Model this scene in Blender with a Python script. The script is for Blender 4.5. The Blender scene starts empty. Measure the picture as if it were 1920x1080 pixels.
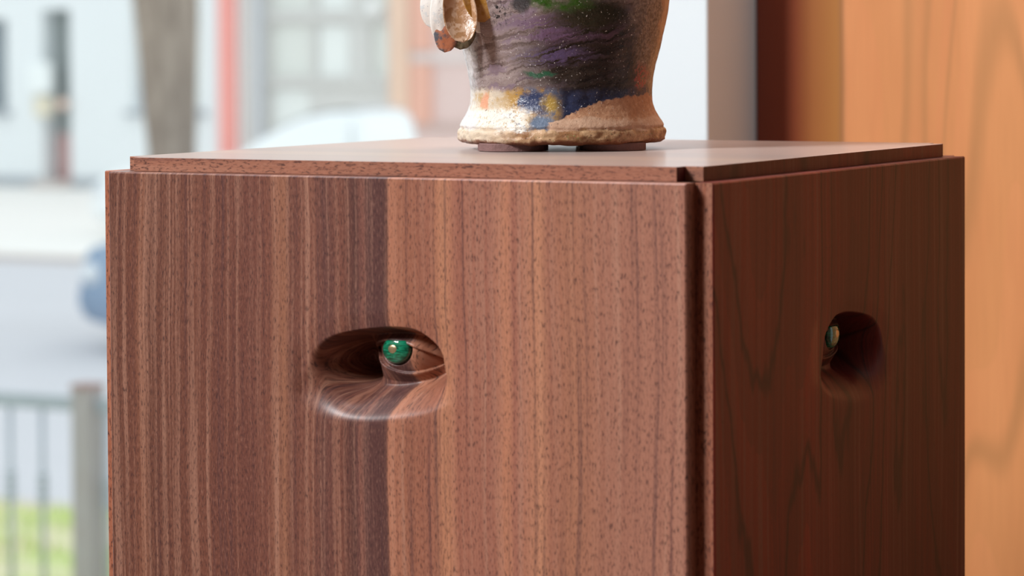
import bpy, bmesh, math, random
from math import sin, cos, pi, sqrt, exp, atan2, tan, radians
from mathutils import Vector, Matrix, noise as mnoise

random.seed(7)
S = bpy.context.scene
C = S.collection

# ------------------------------------------------------------------ camera
CAM = Vector((1.2310, -1.6480, 0.0892))
F_PX, YAW, PITCH, ROLL, CY = 5739.3, 0.5054, 0.0367, -0.0057, 273.9
fwd = Vector((-sin(YAW) * cos(PITCH), cos(YAW) * cos(PITCH), -sin(PITCH)))
rgt0 = Vector((cos(YAW), sin(YAW), 0))
up0 = rgt0.cross(fwd)
rgt = rgt0 * cos(ROLL) + up0 * sin(ROLL)
upv = -rgt0 * sin(ROLL) + up0 * cos(ROLL)
cd = bpy.data.cameras.new('camera')
cam = bpy.data.objects.new('camera', cd)
C.objects.link(cam)
cam.matrix_world = Matrix(((rgt.x, upv.x, -fwd.x, CAM.x), (rgt.y, upv.y, -fwd.y, CAM.y),
                           (rgt.z, upv.z, -fwd.z, CAM.z), (0, 0, 0, 1)))
cd.sensor_width = 36
cd.lens = F_PX / 1920 * 36
cd.shift_y = -(540 - CY) / 1920
cd.clip_end = 500
cd.dof.use_dof = True
cd.dof.focus_distance = 2.08
cd.dof.aperture_fstop = 8.0
cd.dof.aperture_blades = 9
S.camera = cam

# ------------------------------------------------------------------ world, lamps, exposure
w = bpy.data.worlds.new('world')
S.world = w
w.use_nodes = True
bg = w.node_tree.nodes['Background']
bg.inputs[0].default_value = (0.90, 0.965, 1.0, 1)
bg.inputs[1].default_value = 1.42

def area(name, loc, target, sx, sy, power, col):
    l = bpy.data.lights.new(name, 'AREA')
    l.shape = 'RECTANGLE'; l.size = sx; l.size_y = sy; l.energy = power; l.color = col
    o = bpy.data.objects.new(name, l)
    C.objects.link(o)
    o.location = loc
    o.rotation_euler = (Vector(target) - Vector(loc)).to_track_quat('-Z', 'Y').to_euler()
    return o
area('softbox_lamp', (-2.0, -3.85, 3.0), (0.2, 0.2, -0.1), 1.3, 1.0, 365, (0.96, 0.98, 1.0))
area('reveal_fill_lamp', (0.36, 0.72, 1.6), (0.30, 0.70, 0.0), 0.3, 0.3, 12, (0.97, 0.98, 1.0))  # added unseen fill for the pier reveal, timber and lid
area('ceiling_panel_lamp', (-1.25, -0.15, 3.1), (-1.0, -0.1, 0), 1.5, 1.2, 60, (0.86, 0.92, 1.0))

S.view_settings.view_transform = 'Standard'
S.view_settings.look = 'None'
S.view_settings.exposure = 0.0
S.view_settings.gamma = 1.0
S.view_settings.use_curve_mapping = False
S.cycles.use_denoising = True
S.cycles.max_bounces = 8

# ------------------------------------------------------------------ helpers: rays
def ray(px, py):
    return (fwd + rgt * ((px - 960) / F_PX) + upv * ((CY - py) / F_PX))
def on_y(px, py, Y):
    d = ray(px, py); t = (Y - CAM.y) / d.y
    return CAM + d * t
def on_z(px, py, Z):
    d = ray(px, py); t = (Z - CAM.z) / d.z
    return CAM + d * t

# ------------------------------------------------------------------ helpers: objects
def link(name, me, mat=None, parent=None, smooth=False):
    o = bpy.data.objects.new(name, me)
    C.objects.link(o)
    if mat: me.materials.append(mat)
    if parent: o.parent = parent
    if smooth:
        me.polygons.foreach_set('use_smooth', [True] * len(me.polygons))
    return o
def pyobj(name, verts, faces, mat, parent=None, smooth=False):
    me = bpy.data.meshes.new(name)
    me.from_pydata([tuple(v) for v in verts], [], faces)
    me.update()
    bm = bmesh.new(); bm.from_mesh(me)
    bmesh.ops.recalc_face_normals(bm, faces=bm.faces)
    bm.to_mesh(me); bm.free()
    return link(name, me, mat, parent, smooth)
def bmobj(name, bm, mat, parent=None, smooth=False):
    me = bpy.data.meshes.new(name)
    bm.normal_update(); bm.to_mesh(me); bm.free()
    return link(name, me, mat, parent, smooth)
def tag(o, label=None, cat=None, group=None, kind=None):
    if label: o['label'] = label
    if cat: o['category'] = cat
    if group: o['group'] = group
    if kind: o['kind'] = kind
    return o
def empty(name, loc=(0, 0, 0), rz=0):
    o = bpy.data.objects.new(name, None)
    C.objects.link(o); o.location = loc; o.rotation_euler = (0, 0, rz)
    o.empty_display_size = 0.1
    return o
def add_box(bm, x0, x1, y0, y1, z0, z1, bev=0.0, seg=2):
    m = Matrix.Translation(((x0 + x1) / 2, (y0 + y1) / 2, (z0 + z1) / 2)) @ Matrix.Diagonal((abs(x1 - x0), abs(y1 - y0), abs(z1 - z0), 1))
    r = bmesh.ops.create_cube(bm, size=1, matrix=m)
    if bev > 0:
        es = list({e for v in r['verts'] for e in v.link_edges})
        bmesh.ops.bevel(bm, geom=es, offset=bev, segments=seg, affect='EDGES', profile=0.5)
def box(name, x0, x1, y0, y1, z0, z1, mat, parent=None, bev=0.0, smooth=False):
    bm = bmesh.new(); add_box(bm, x0, x1, y0, y1, z0, z1, bev)
    return bmobj(name, bm, mat, parent, smooth)
def add_tube(bm, p0, p1, r0, r1, n=12, cap=True):
    p0, p1 = Vector(p0), Vector(p1)
    d = (p1 - p0)
    q = d.to_track_quat('Z', 'Y').to_matrix().to_4x4()
    m = Matrix.Translation((p0 + p1) / 2) @ q
    bmesh.ops.create_cone(bm, cap_ends=cap, segments=n, radius1=r0, radius2=r1, depth=d.length, matrix=m)
def lathe(prof, n, dr=None):
    vs, fs = [], []
    for i, (r, z) in enumerate(prof):
        for k in range(n):
            a = 2 * pi * k / n
            rr, zz = r, z
            if dr: rr, zz = dr(r, z, a)
            vs.append((rr * cos(a), rr * sin(a), zz))
    for i in range(len(prof) - 1):
        for k in range(n):
            k2 = (k + 1) % n
            fs.append((i * n + k, i * n + k2, (i + 1) * n + k2, (i + 1) * n + k))
    return vs, fs

# ------------------------------------------------------------------ helpers: materials
class NT:
    def __init__(s, name):
        s.m = bpy.data.materials.new(name); s.m.use_nodes = True
        s.t = s.m.node_tree; s.t.nodes.clear()
        s.out = s.t.nodes.new('ShaderNodeOutputMaterial')
        s.b = s.t.nodes.new('ShaderNodeBsdfPrincipled')
        s.t.links.new(s.b.outputs[0], s.out.inputs[0])
        s._tc = None
    def L(s, v, inp):
        if isinstance(v, bpy.types.NodeSocket): s.t.links.new(v, inp)
        elif v is not None:
            try: inp.default_value = v
            except Exception: inp.default_value = (*v, 1) if len(v) == 3 else v
    def obj(s):
        if not s._tc: s._tc = s.t.nodes.new('ShaderNodeTexCoord')
        return s._tc.outputs['Object']
    def sep(s, v):
        n = s.t.nodes.new('ShaderNodeSeparateXYZ'); s.L(v, n.inputs[0]); return n.outputs
    def comb(s, x, y, z):
        n = s.t.nodes.new('ShaderNodeCombineXYZ')
        for i, v in enumerate((x, y, z)): s.L(v, n.inputs[i])
        return n.outputs[0]
    def ma(s, op, a, b=None, c=None, clamp=False):
        n = s.t.nodes.new('ShaderNodeMath'); n.operation = op; n.use_clamp = clamp
        for i, v in enumerate((a, b, c)):
            if v is not None: s.L(v, n.inputs[i])
        return n.outputs[0]
    def mr(s, v, a, b, c=0.0, d=1.0, smooth=True):
        n = s.t.nodes.new('ShaderNodeMapRange')
        n.interpolation_type = 'SMOOTHSTEP' if smooth else 'LINEAR'
        s.L(v, n.inputs[0])
        for i, x in enumerate((a, b, c, d)): s.L(x, n.inputs[i + 1])
        return n.outputs[0]
    def noise(s, v, scale=1, detail=2, rough=0.5, dist=0.0, color=False):
        n = s.t.nodes.new('ShaderNodeTexNoise')
        s.L(v, n.inputs['Vector']); n.inputs['Scale'].default_value = scale
        n.inputs['Detail'].default_value = detail; n.inputs['Roughness'].default_value = rough
        n.inputs['Distortion'].default_value = dist
        return n.outputs['Color' if color else 'Fac']
    def mix(s, f, a, b, mode='MIX'):
        n = s.t.nodes.new('ShaderNodeMix'); n.data_type = 'RGBA'; n.blend_type = mode
        s.L(f, n.inputs[0])
        for v, i in ((a, 6), (b, 7)):
            if isinstance(v, bpy.types.NodeSocket): s.t.links.new(v, n.inputs[i])
            else: n.inputs[i].default_value = (*v, 1)
        return n.outputs[2]
    def ramp(s, f, stops, interp='LINEAR'):
        n = s.t.nodes.new('ShaderNodeValToRGB'); s.L(f, n.inputs[0])
        cr = n.color_ramp; cr.interpolation = interp
        while len(cr.elements) > 1: cr.elements.remove(cr.elements[0])
        for i, (p, c) in enumerate(stops):
            e = cr.elements[0] if i == 0 else cr.elements.new(p)
            e.position = p; e.color = (*c, 1)
        return n.outputs[0]
    def bump(s, h, strength=0.3, dist=0.001):
        n = s.t.nodes.new('ShaderNodeBump'); s.L(h, n.inputs['Height'])
        n.inputs['Strength'].default_value = strength; n.inputs['Distance'].default_value = dist
        s.t.links.new(n.outputs[0], s.b.inputs['Normal'])
    def set(s, col=None, rough=None, spec=None, metal=None, coat=None, coat_rough=None):
        for k, v in (('Base Color', col), ('Roughness', rough), ('Specular IOR Level', spec), ('Metallic', metal),
                     ('Coat Weight', coat), ('Coat Roughness', coat_rough)):
            if v is not None: s.L(v if not isinstance(v, tuple) else (*v[:3], 1), s.b.inputs[k])
        return s.m

def srgb(r, g, b):
    f = lambda c: (c / 255 / 12.92) if c <= 10.31 else ((c / 255 + 0.055) / 1.055) ** 2.4
    return (f(r), f(g), f(b))

def plain(name, col, rough=0.6, var=0.06, scale=6, metal=0, spec=0.4, bump=0.0):
    n = NT(name)
    f = n.noise(n.obj(), scale, 4, 0.6)
    c = n.mix(f, tuple(max(0, x * (1 - var * 2)) for x in col), tuple(min(1, x * (1 + var * 2)) for x in col))
    if bump: n.bump(f, bump, 0.01)
    return n.set(c, rough, spec, metal)

def walnut(name, stops, gain=1.0, grain_x=True, rings=0.0, pore=1.0, rough=0.42, spec=0.35, streak=0.5, off=0.0, width=0.45, relief=0.15, coat=0.0, sheen=0.0, cr_=0.17):
    """grain runs along local z (grain_x False: along local x)"""
    n = NT(name)
    o = n.sep(n.obj())
    if grain_x: ax, dp, lg = o[0], o[1], o[2]
    else: ax, dp, lg = o[1], o[2], o[0]
    ax = n.ma('ADD', ax, off)
    wv = n.noise(n.comb(n.ma('MULTIPLY', ax, 5.0), n.ma('MULTIPLY', dp, 5.0), n.ma('MULTIPLY', lg, 2.2)), 1, 2, 0.5)
    wob = n.noise(n.comb(n.ma('MULTIPLY', ax, 60.0), 3.0, n.ma('MULTIPLY', lg, 22.0)), 1, 2, 0.5)
    s = n.ma('ADD', ax, n.ma('MULTIPLY', n.ma('SUBTRACT', wv, 0.5), 0.022))
    s = n.ma('ADD', s, n.ma('MULTIPLY', n.ma('SUBTRACT', wob, 0.5), 0.0022))
    s = n.ma('SUBTRACT', s, n.ma('MULTIPLY', dp, 0.7))
    col = n.ramp(n.ma('DIVIDE', s, width), stops)
    st = n.noise(n.comb(n.ma('MULTIPLY', s, 210.0), 1.7, n.ma('MULTIPLY', lg, 1.6)), 1, 4, 0.62)
    sf = n.noise(n.comb(n.ma('MULTIPLY', s, 560.0), 5.2, n.ma('MULTIPLY', lg, 4.5)), 1, 3, 0.6)
    st = n.ma('ADD', n.ma('MULTIPLY', st, 0.72), n.ma('MULTIPLY', sf, 0.28))
    col = n.mix(n.mr(st, 0.47, 0.68, 0, streak), col, tuple(x * gain for x in (0.47, 0.245, 0.165)), 'MIX')
    col = n.mix(n.mr(st, 0.49, 0.30, 0, streak * 1.25), col, tuple(x * gain for x in (0.082, 0.038, 0.040)), 'MIX')
    if rings:
        rn = n.noise(n.comb(n.ma('MULTIPLY', ax, 7.0), n.ma('MULTIPLY', dp, 2.0), n.ma('MULTIPLY', lg, 1.15)), 1.0, 1.6, 0.42, 0.2)
        rn2 = n.noise(n.comb(n.ma('MULTIPLY', ax, 90.0), 0.0, n.ma('MULTIPLY', lg, 25.0)), 1.0, 2, 0.5)
        fr = n.ma('FRACT', n.ma('ADD', n.ma('MULTIPLY', rn, 12.0), n.ma('MULTIPLY', rn2, 0.35)))
        line = n.mr(n.ma('ABSOLUTE', n.ma('SUBTRACT', fr, 0.55)), 0.0, 0.10, 1, 0)
        band = n.mr(fr, 0.05, 0.6, 0, 1)
        col = n.mix(n.ma('MULTIPLY', band, rings * 0.35), col, tuple(x * gain for x in (0.13, 0.055, 0.04)))
        col = n.mix(n.ma('MULTIPLY', line, rings), col, tuple(x * gain for x in (0.055, 0.022, 0.018)))
    pn = n.noise(n.comb(n.ma('MULTIPLY', s, 1150.0), n.ma('MULTIPLY', dp, 60.0), n.ma('MULTIPLY', lg, 250.0)), 1, 3, 0.6, 0.4)
    pf = n.mr(pn, 0.49, 0.33, 0, 0.80 * pore)
    col = n.mix(pf, col, tuple(x * gain for x in (0.055, 0.024, 0.022)))
    pl = n.mr(pn, 0.5, 0.75, 0, 0.30 * pore)
    col = n.mix(pl, col, tuple(x * gain for x in (0.46, 0.24, 0.17)))
    if relief: n.bump(n.ma('SUBTRACT', 1.0, pf), relief, 0.0004)
    n.b.inputs['Sheen Weight'].default_value = sheen; n.b.inputs['Sheen Roughness'].default_value = 0.45; n.b.inputs['Sheen Tint'].default_value = (1.0, 0.86, 0.79, 1)
    return n.set(col, rough, spec, coat=coat, coat_rough=cr_)

# ------------------------------------------------------------------ sizes
W, NT_, LE, LH, N2 = 0.45, 0.0124, 0.0123, 0.0084, 0.0121   # plinth side, corner notch, lid inset, lid thickness, lid notch
ZT = -0.0009              # top of the plinth panels
FLOOR = -1.05
STREET = CAM.z - 2.2

# ------------------------------------------------------------------ the room
m_plaster = plain('white_plaster', (0.76, 0.83, 0.85), 0.7, 0.01, 3)
m_dim = plain('warm_wall_paint', (0.13, 0.075, 0.055), 0.8, 0.05, 2)
m_floor = walnut('floor_boards', [(0, (0.08, 0.04, 0.025)), (1, (0.1, 0.05, 0.03))], pore=0.3)
m_ceil = plain('ceiling_paint', (0.22, 0.18, 0.16), 0.8, 0.02, 2)
PY = 0.95                 # front of the white pier
TY = 1.058                # plane of the timber panel
def st(o, label=None):
    o['kind'] = 'structure'
    return o
st(box('floor', -2.6, 3.2, -4.4, TY + 0.2, FLOOR - 0.1, FLOOR, m_floor))
st(box('ceiling', -2.6, 3.2, -4.4, TY + 0.2, 3.4, 3.5, m_ceil))
st(box('wall_left', -2.7, -2.6, -4.4, TY + 0.2, FLOOR, 3.4, m_dim))
st(box('wall_right', 3.2, 3.3, -4.4, TY + 0.2, FLOOR, 3.4, m_dim))
st(box('wall_front', -2.6, 3.2, -4.5, -4.4, FLOOR, 3.4, m_dim))
# wall with the shop window: pier, sill wall, head, and the stretch behind the timber panel
bm = bmesh.new()
add_box(bm, -0.205, 0.003, PY, 1.25, FLOOR, 3.4, 0.0015)
st(bmobj('trim_1', bm, m_plaster))
bm = bmesh.new()
add_box(bm, -2.6, -0.205, PY + 0.05, 1.25, FLOOR, -0.62)
add_box(bm, -2.6, -0.205, PY + 0.05, 1.25, 1.95, 3.4)
add_box(bm, 0.003, 3.2, TY + 0.03, 1.25, FLOOR, 1.9)
st(bmobj('wall_back', bm, m_plaster))

# ---- timber panel
def timber():
    n = NT('figured_orange_timber')
    o = n.sep(n.obj())
    x, z = o[0], o[2]
    wv = n.noise(n.comb(n.ma('MULTIPLY', x, 8.0), 0.3, n.ma('MULTIPLY', z, 1.1)), 1, 1.2, 0.4, 0.2)
    fr = n.ma('FRACT', n.ma('MULTIPLY', wv, 8.0))
    line = n.mr(n.ma('ABSOLUTE', n.ma('SUBTRACT', fr, 0.5)), 0.0, 0.16, 1, 0)
    lf = n.noise(n.comb(n.ma('MULTIPLY', x, 14.0), 2.0, n.ma('MULTIPLY', z, 3.0)), 1, 3, 0.5)
    ff = n.noise(n.comb(n.ma('MULTIPLY', x, 420.0), 2.0, n.ma('MULTIPLY', z, 12.0)), 1, 3, 0.5)
    c = n.mix(n.mr(lf, 0.3, 0.7), (0.62, 0.235, 0.088), (0.72, 0.30, 0.115))
    c = n.mix(n.mr(fr, 0.1, 0.9, 0.0, 0.35), c, (0.62, 0.27, 0.095))
    c = n.mix(n.ma('MULTIPLY', line, 0.42), c, (0.34, 0.17, 0.06))
    c = n.mix(n.mr(ff, 0.35, 0.7, 0, 0.14), c, (0.42, 0.17, 0.06))
    # pier's soft shadow painted into the timber colour along the left margin
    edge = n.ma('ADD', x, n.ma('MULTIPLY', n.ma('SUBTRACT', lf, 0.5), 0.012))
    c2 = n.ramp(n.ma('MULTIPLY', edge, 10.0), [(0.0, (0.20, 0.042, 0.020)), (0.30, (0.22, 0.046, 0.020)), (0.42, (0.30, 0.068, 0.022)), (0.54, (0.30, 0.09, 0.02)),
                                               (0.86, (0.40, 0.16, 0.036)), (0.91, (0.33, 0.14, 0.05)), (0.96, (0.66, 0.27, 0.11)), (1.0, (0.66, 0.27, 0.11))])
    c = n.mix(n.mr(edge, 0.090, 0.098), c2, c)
    return n.set(c, 0.42, 0.3)
tp = empty('timber_panel', (0.003, TY, FLOOR))
tag(tp, 'tall orange figured timber panel behind the right side of the dark plinth', 'panel')
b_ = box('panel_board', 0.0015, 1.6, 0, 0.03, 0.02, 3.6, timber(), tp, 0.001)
box('plinth_rail', 0.0015, 1.6, -0.004, 0.03, 0.0, 0.0195, m_dim, tp)

# ---- shop window
def glass():
    n = NT('window_glass')
    t = n.t
    tr = t.nodes.new('ShaderNodeBsdfTransparent'); tr.inputs[0].default_value = (0.985, 0.995, 0.99, 1)
    gl = t.nodes.new('ShaderNodeBsdfGlossy'); gl.inputs['Roughness'].default_value = 0.02
    mx = t.nodes.new('ShaderNodeMixShader'); mx.inputs[0].default_value = 0.05
    t.links.new(tr.outputs[0], mx.inputs[1]); t.links.new(gl.outputs[0], mx.inputs[2])
    t.links.new(mx.outputs[0], n.out.inputs[0])
    return n.m
m_glass = glass()
m_wframe = plain('white_window_paint', (0.78, 0.79, 0.79), 0.45, 0.01)
bm = bmesh.new()
for a in ((-2.6, -2.54, -0.62, 1.95), (-0.265, -0.205, -0.62, 1.95), (-2.54, -0.265, -0.62, -0.56), (-2.54, -0.265, 1.89, 1.95)):
    add_box(bm, a[0], a[1], 1.10, 1.16, a[2], a[3], 0.004)
wn = st(bmobj('window_1', bm, m_wframe))
box('pane', -2.54, -0.265, 1.127, 1.133, -0.56, 1.89, m_glass, wn)

# ------------------------------------------------------------------ the plinth
def q(*c): return tuple(x for x in srgb(*c))
front_stops = [(0.0, q(91, 55, 44)), (0.03, q(99, 59, 46)), (0.075, q(113, 68, 52)), (0.085, q(131, 83, 62)), (0.10, q(104, 63, 49)), (0.19, q(113, 67, 52)),
               (0.28, q(111, 66, 54)), (0.305, q(120, 72, 57)), (0.335, q(153, 102, 77)), (0.345, q(113, 68, 55)), (0.385, q(126, 78, 62)), (0.405, q(99, 61, 54)),
               (0.43, q(122, 74, 59)), (0.455, q(85, 52, 47)), (0.466, q(132, 84, 70)), (0.474, q(90, 57, 53)), (0.485, q(89, 55, 51)), (0.507, q(91, 57, 51)), (0.512, q(180, 119, 91)), (0.535, q(156, 99, 75)),
               (0.58, q(153, 96, 75)), (0.605, q(193, 132, 98)), (0.625, q(160, 101, 80)), (0.68, q(156, 99, 80)), (0.705, q(189, 127, 96)), (0.715, q(158, 100, 81)),
               (0.755, q(191, 132, 100)), (0.77, q(160, 104, 82)), (0.80, q(170, 114, 87)), (0.85, q(162, 108, 87)), (0.93, q(168, 114, 93)), (1.0, q(164, 110, 91))]
shaded_stops = [(0.0, q(123, 41, 32)), (0.15, q(129, 43, 32)), (0.30, q(111, 37, 29)), (0.34, q(136, 44, 35)), (0.5, q(97, 33, 27)), (0.6, q(110, 37, 32)), (0.75, q(95, 33, 27)),
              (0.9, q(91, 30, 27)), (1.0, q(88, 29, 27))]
top_stops = [(0.0, q(150, 98, 78)), (0.12, q(176, 122, 96)), (0.17, q(150, 104, 84)), (0.21, q(205, 160, 112)), (0.27, q(200, 150, 104)), (0.32, q(110, 74, 62)), (0.40, q(96, 68, 60)), (0.46, q(160, 112, 92)), (0.6, q(170, 118, 96)), (1.0, q(165, 118, 98))]
M_front = walnut('walnut_front', front_stops, rough=0.5, spec=0.2, streak=0.62, coat=0.35, cr_=0.32)
M_shaded = walnut('walnut_shaded', shaded_stops, gain=0.42, rings=0.75, pore=0.35, rough=0.45, spec=0.2, streak=0.6, coat=0.1, cr_=0.3, off=0.0)  # same walnut, shade of the right face darkened into its colour
M_top = walnut('walnut_top', top_stops, grain_x=False, rough=0.24, spec=0.6, streak=0.35, pore=0.5, relief=0.0, coat=1.0, sheen=0.85)
M_edge = walnut('walnut_edge', top_stops, grain_x=False, rough=0.5, spec=0.2, streak=0.5, pore=1.0)
M_return = walnut('walnut_return', [(0, q(150, 92, 70)), (0.5, q(170, 104, 76)), (1, q(160, 98, 72))], rough=0.5, spec=0.2, streak=0.5)
def malachite():
    n = NT('malachite_green')
    o = n.sep(n.obj())
    wv = n.noise(n.comb(n.ma('MULTIPLY', o[0], 60.0), 0.0, n.ma('MULTIPLY', o[2], 420.0)), 1, 3, 0.5, 0.6)
    b = n.ma('FRACT', n.ma('MULTIPLY', wv, 5.0))
    c = n.ramp(b, [(0, (0.0, 0.07, 0.032)), (0.35, (0.003, 0.19, 0.095)), (0.6, (0.008, 0.27, 0.14)), (0.85, (0.0, 0.05, 0.025)), (1, (0.0, 0.12, 0.06))])
    return n.set(c, 0.08, 0.6, coat=1.0, coat_rough=0.02)
M_mal = malachite()
M_brass = plain('gold_pupil', (0.62, 0.48, 0.28), 0.3, 0.25, 260, 0.8)

pc = on_y(710, 692, 0)
SU = (on_y(810, 692, 0).x - on_y(610, 692, 0).x) / 200
SV = (on_y(710, 592, 0).z - on_y(710, 792, 0).z) / 200
SHEAR = (on_y(810, 692, 0).z - on_y(610, 692, 0).z) / 200     # about level
def smooth(x, a, b):
    t = min(1, max(0, (x - a) / (b - a))); return t * t * (3 - 2 * t)
def smin(a, b, k):
    h = max(0, min(1, 0.5 + 0.5 * (b - a) / k)); return b + (a - b) * h - k * h * (1 - h)
IU, IV = 14.5, -33.0          # iris centre relative to (710, 692)
A0, A1 = (-39.0, -32.0), (92.0, -13.0)      # corners of the eye
def almond(u):
    t = (u - A0[0]) / (A1[0] - A0[0])
    if t <= 0 or t >= 1: return None
    c = A0[1] + (A1[1] - A0[1]) * t
    hu = 24.0 * (sin(pi * t ** 0.82)) ** 0.8
    hl = 31.0 * (sin(pi * t ** 0.92)) ** 0.8
    return c - hu, c + hl
def carve(u, v):
    """depth in px behind the panel face"""
    # outline of the hollow
    ur, vr = u * 0.990 - v * 0.139, u * 0.139 + v * 0.990
    s = -((abs(ur / 117.0) ** 2.45 + abs(vr / 70.0) ** 2.45) ** (1 / 2.45) - 1) * 82
    if s <= -46: return 0.0
    pre = 2.6 * smooth(s, -46, 4)
    if s <= -38: return pre
    low = smooth(v, -10, 60)
    left = smooth(-u, 40, 100)
    wdt = 10 + 50 * low + 16 * left
    edge = smooth(s, -10 - 24 * low - 4 * left + 6 * smooth(u, 60, 100) * (1 - low), wdt)
    base = 43.0 + 20.0 * smooth(u, 45, 95)
    hole = 80.0 * exp(-(((u + 72) / 38.0) ** 2 + ((v - 2) / 56.0) ** 2) ** 1.4)
    # lids swell forward round the eyeball
    mu, mv = (u - 19) / 90.0, (v + 24) / 52.0
    mound = 18.0 * max(0, 1 - mu * mu - mv * mv)
    crease = 0.4 * exp(-((sqrt(((u - 25) / 88.0) ** 2 + ((v + 24) / 62.0) ** 2) - 1) / 0.07) ** 2) * smooth(v, -10, 20)
    d = base - mound + crease
    al = almond(u)
    if al:
        k = min(v - al[0], al[1] - v)           # > 0 inside the eye
        ins = smooth(k, -1.2, 1.6)
        # lid rim stands slightly proud
        if k < 0:
            d -= 2.0 * exp(-((k + 4) / 5.0) ** 2) * smooth(u, A0[0], A0[0] + 20) * smooth(-u, -A1[0], -A1[0] + 14)
        r2 = ((u - 23) / 66.0) ** 2 + ((v + 26) / 66.0) ** 2
        ball = base - mound + 7.5 + 9.0 * smooth(abs(u - 23), 20, 66) - 5.0 * max(0, 1 - r2)
        ri = sqrt((u - IU) ** 2 + (v - IV) ** 2)
        ball += 5.0 * smooth(30.0 - ri, 0, 3)
        d = d * (1 - ins) + ball * ins
    return pre + (d + hole) * edge
def grid_lines(lo, hi, c, r0, r1, step, lead):
    fine = [c + r0 + i * step for i in range(int((r1 - r0) / step) + 1)]
    out = [lo, lo + 0.0009]
    k = 12
    for i in range(1, k): out.append(lo + 0.0009 + (fine[0] - lo - 0.0009) * i / k)
    out += fine
    for i in range(1, k): out.append(fine[-1] + (hi - 0.0009 - fine[-1]) * i / k)
    return out + [hi - 0.0009, hi]
def eye_panel(name, mat, mirror, parent):
    cx = W - pc.x if mirror else pc.x
    sg = -1 if mirror else 1
    z0 = FLOOR + 0.04
    xs = grid_lines(NT_, W - NT_, cx, -150 * SU if not mirror else -150 * SU, 150 * SU, 1.15 * SU, 0)
    zs = grid_lines(z0, ZT, pc.z, -115 * SV, 115 * SV, 1.15 * SV, 0)
    vs, fs = [], []
    nx = len(xs)
    for j, z in enumerate(zs):
        for i, x in enumerate(xs):
            u, v = sg * (x - cx) / SU, -(z - pc.z) / SV
            y = carve(u, v) * SU if abs(u) < 150 and abs(v) < 115 else 0.0
            if i in (0, nx - 1) or j in (0, len(zs) - 1): y = 0.0009
            vs.append((x, y, z))
    for j in range(len(zs) - 1):
        for i in range(nx - 1):
            a = j * nx + i
            fs.append((a, a + 1, a + nx + 1, a + nx))
    # returns: sides, top, bottom and a plain back
    T = 0.055
    def strip(idx):
        base = len(vs)
        for k in idx: vs.append((vs[k][0], T, vs[k][2]))
        for k in range(len(idx) - 1): fs.append((idx[k], base + k, base + k + 1, idx[k + 1]))
        return base
    nz = len(zs)
    strip([j * nx for j in range(nz)]); strip([j * nx + nx - 1 for j in range(nz)])
    strip(list(range(nx))); strip([(nz - 1) * nx + i for i in range(nx)])
    me = bpy.data.meshes.new(name)
    me.from_pydata(vs, [], fs); me.update()
    bm = bmesh.new(); bm.from_mesh(me)
    bmesh.ops.recalc_face_normals(bm, faces=bm.faces)
    bm.to_mesh(me); bm.free()
    o = link(name, me, mat, parent)
    me.materials.append(M_return)
    # smooth only the carved field
    nf = (nx - 1) * (nz - 1)
    me.polygons.foreach_set('use_smooth', [i < nf and 1 < i % (nx - 1) < nx - 3 and 1 < i // (nx - 1) < nz - 3 for i in range(len(me.polygons))])
    for p_ in me.polygons:
        if p_.index >= nf and p_.normal.x < -0.9: p_.material_index = 1
    # the stone iris and its gold pupil
    vtop = -18.5
    def dome(R, h, y0, flat, nr=14, na=48):
        V, Fc = [(0, y0 - h, 0)], []
        for i in range(1, nr + 1):
            r = R * i / nr
            for k in range(na):
                a = 2 * pi * k / na
                px_, pz_ = r * cos(a), r * sin(a)
                if flat: pz_ = min(pz_, -vtop * 1.0) if pz_ > 0 else pz_
                t = i / nr
                V.append((px_, y0 - h * (1 - t * t) ** 0.6 if t < 1 else y0, pz_))
        for k in range(na): Fc.append((0, 1 + k, 1 + (k + 1) % na))
        for i in range(nr - 1):
            for k in range(na):
                a = 1 + i * na + k; b = 1 + i * na + (k + 1) % na
                Fc.append((a, a + na, b + na, b))
        b0 = len(V)
        for k in range(na):
            p = V[1 + (nr - 1) * na + k]; V.append((p[0], y0 + 8, p[2]))
        for k in range(na):
            a = 1 + (nr - 1) * na + k; b = 1 + (nr - 1) * na + (k + 1) % na
            Fc.append((a, b0 + k, b0 + (k + 1) % na, b))
        return [(x * SU, y * SU, z * SV) for x, y, z in V], Fc
    yb = 31.0
    V, Fc = dome(25.5, 8.5, yb, True)
    iris = pyobj('iris', V, Fc, M_mal, o, True)
    iris.location = (cx + sg * IU * SU, 0, pc.z - IV * SV)
    iris['label'] = 'green malachite iris'
    V, Fc = dome(9.0, 1.6, yb - 7.4, False, 5, 28)
    pup = pyobj('pupil', V, Fc, M_brass, o, True)
    pup.location = (cx + sg * (IU - 2) * SU, 0, pc.z - (IV - 2) * SV)
    pup['label'] = 'gold pupil'
    return o

pl = empty('walnut_plinth', (0, 0, 0))
tag(pl, 'square walnut plinth with carved eyes and notched corners under the painted pot', 'plinth')
fp = eye_panel('front_panel', M_front, False, pl)
fp['label'] = 'walnut panel with a carved eye, lit by daylight'
sp = eye_panel('side_panel', M_shaded, True, pl)
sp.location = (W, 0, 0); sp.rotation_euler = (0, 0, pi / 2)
sp['label'] = 'walnut panel with a carved eye, shade put into its colour'
for nm, loc, rz in (('side_panel', (0, W, 0), -pi / 2), ('back_panel', (W, W, 0), pi)):
    o = box(nm, NT_, W - NT_, 0, 0.036, FLOOR + 0.04, ZT, M_return if nm == 'side_panel' else M_shaded, pl, 0.0009)
    o.location = loc; o.rotation_euler = (0, 0, rz)
box('base', 0.03, W - 0.03, 0.03, W - 0.03, FLOOR, FLOOR + 0.04, M_shaded, pl, 0.001)
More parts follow.
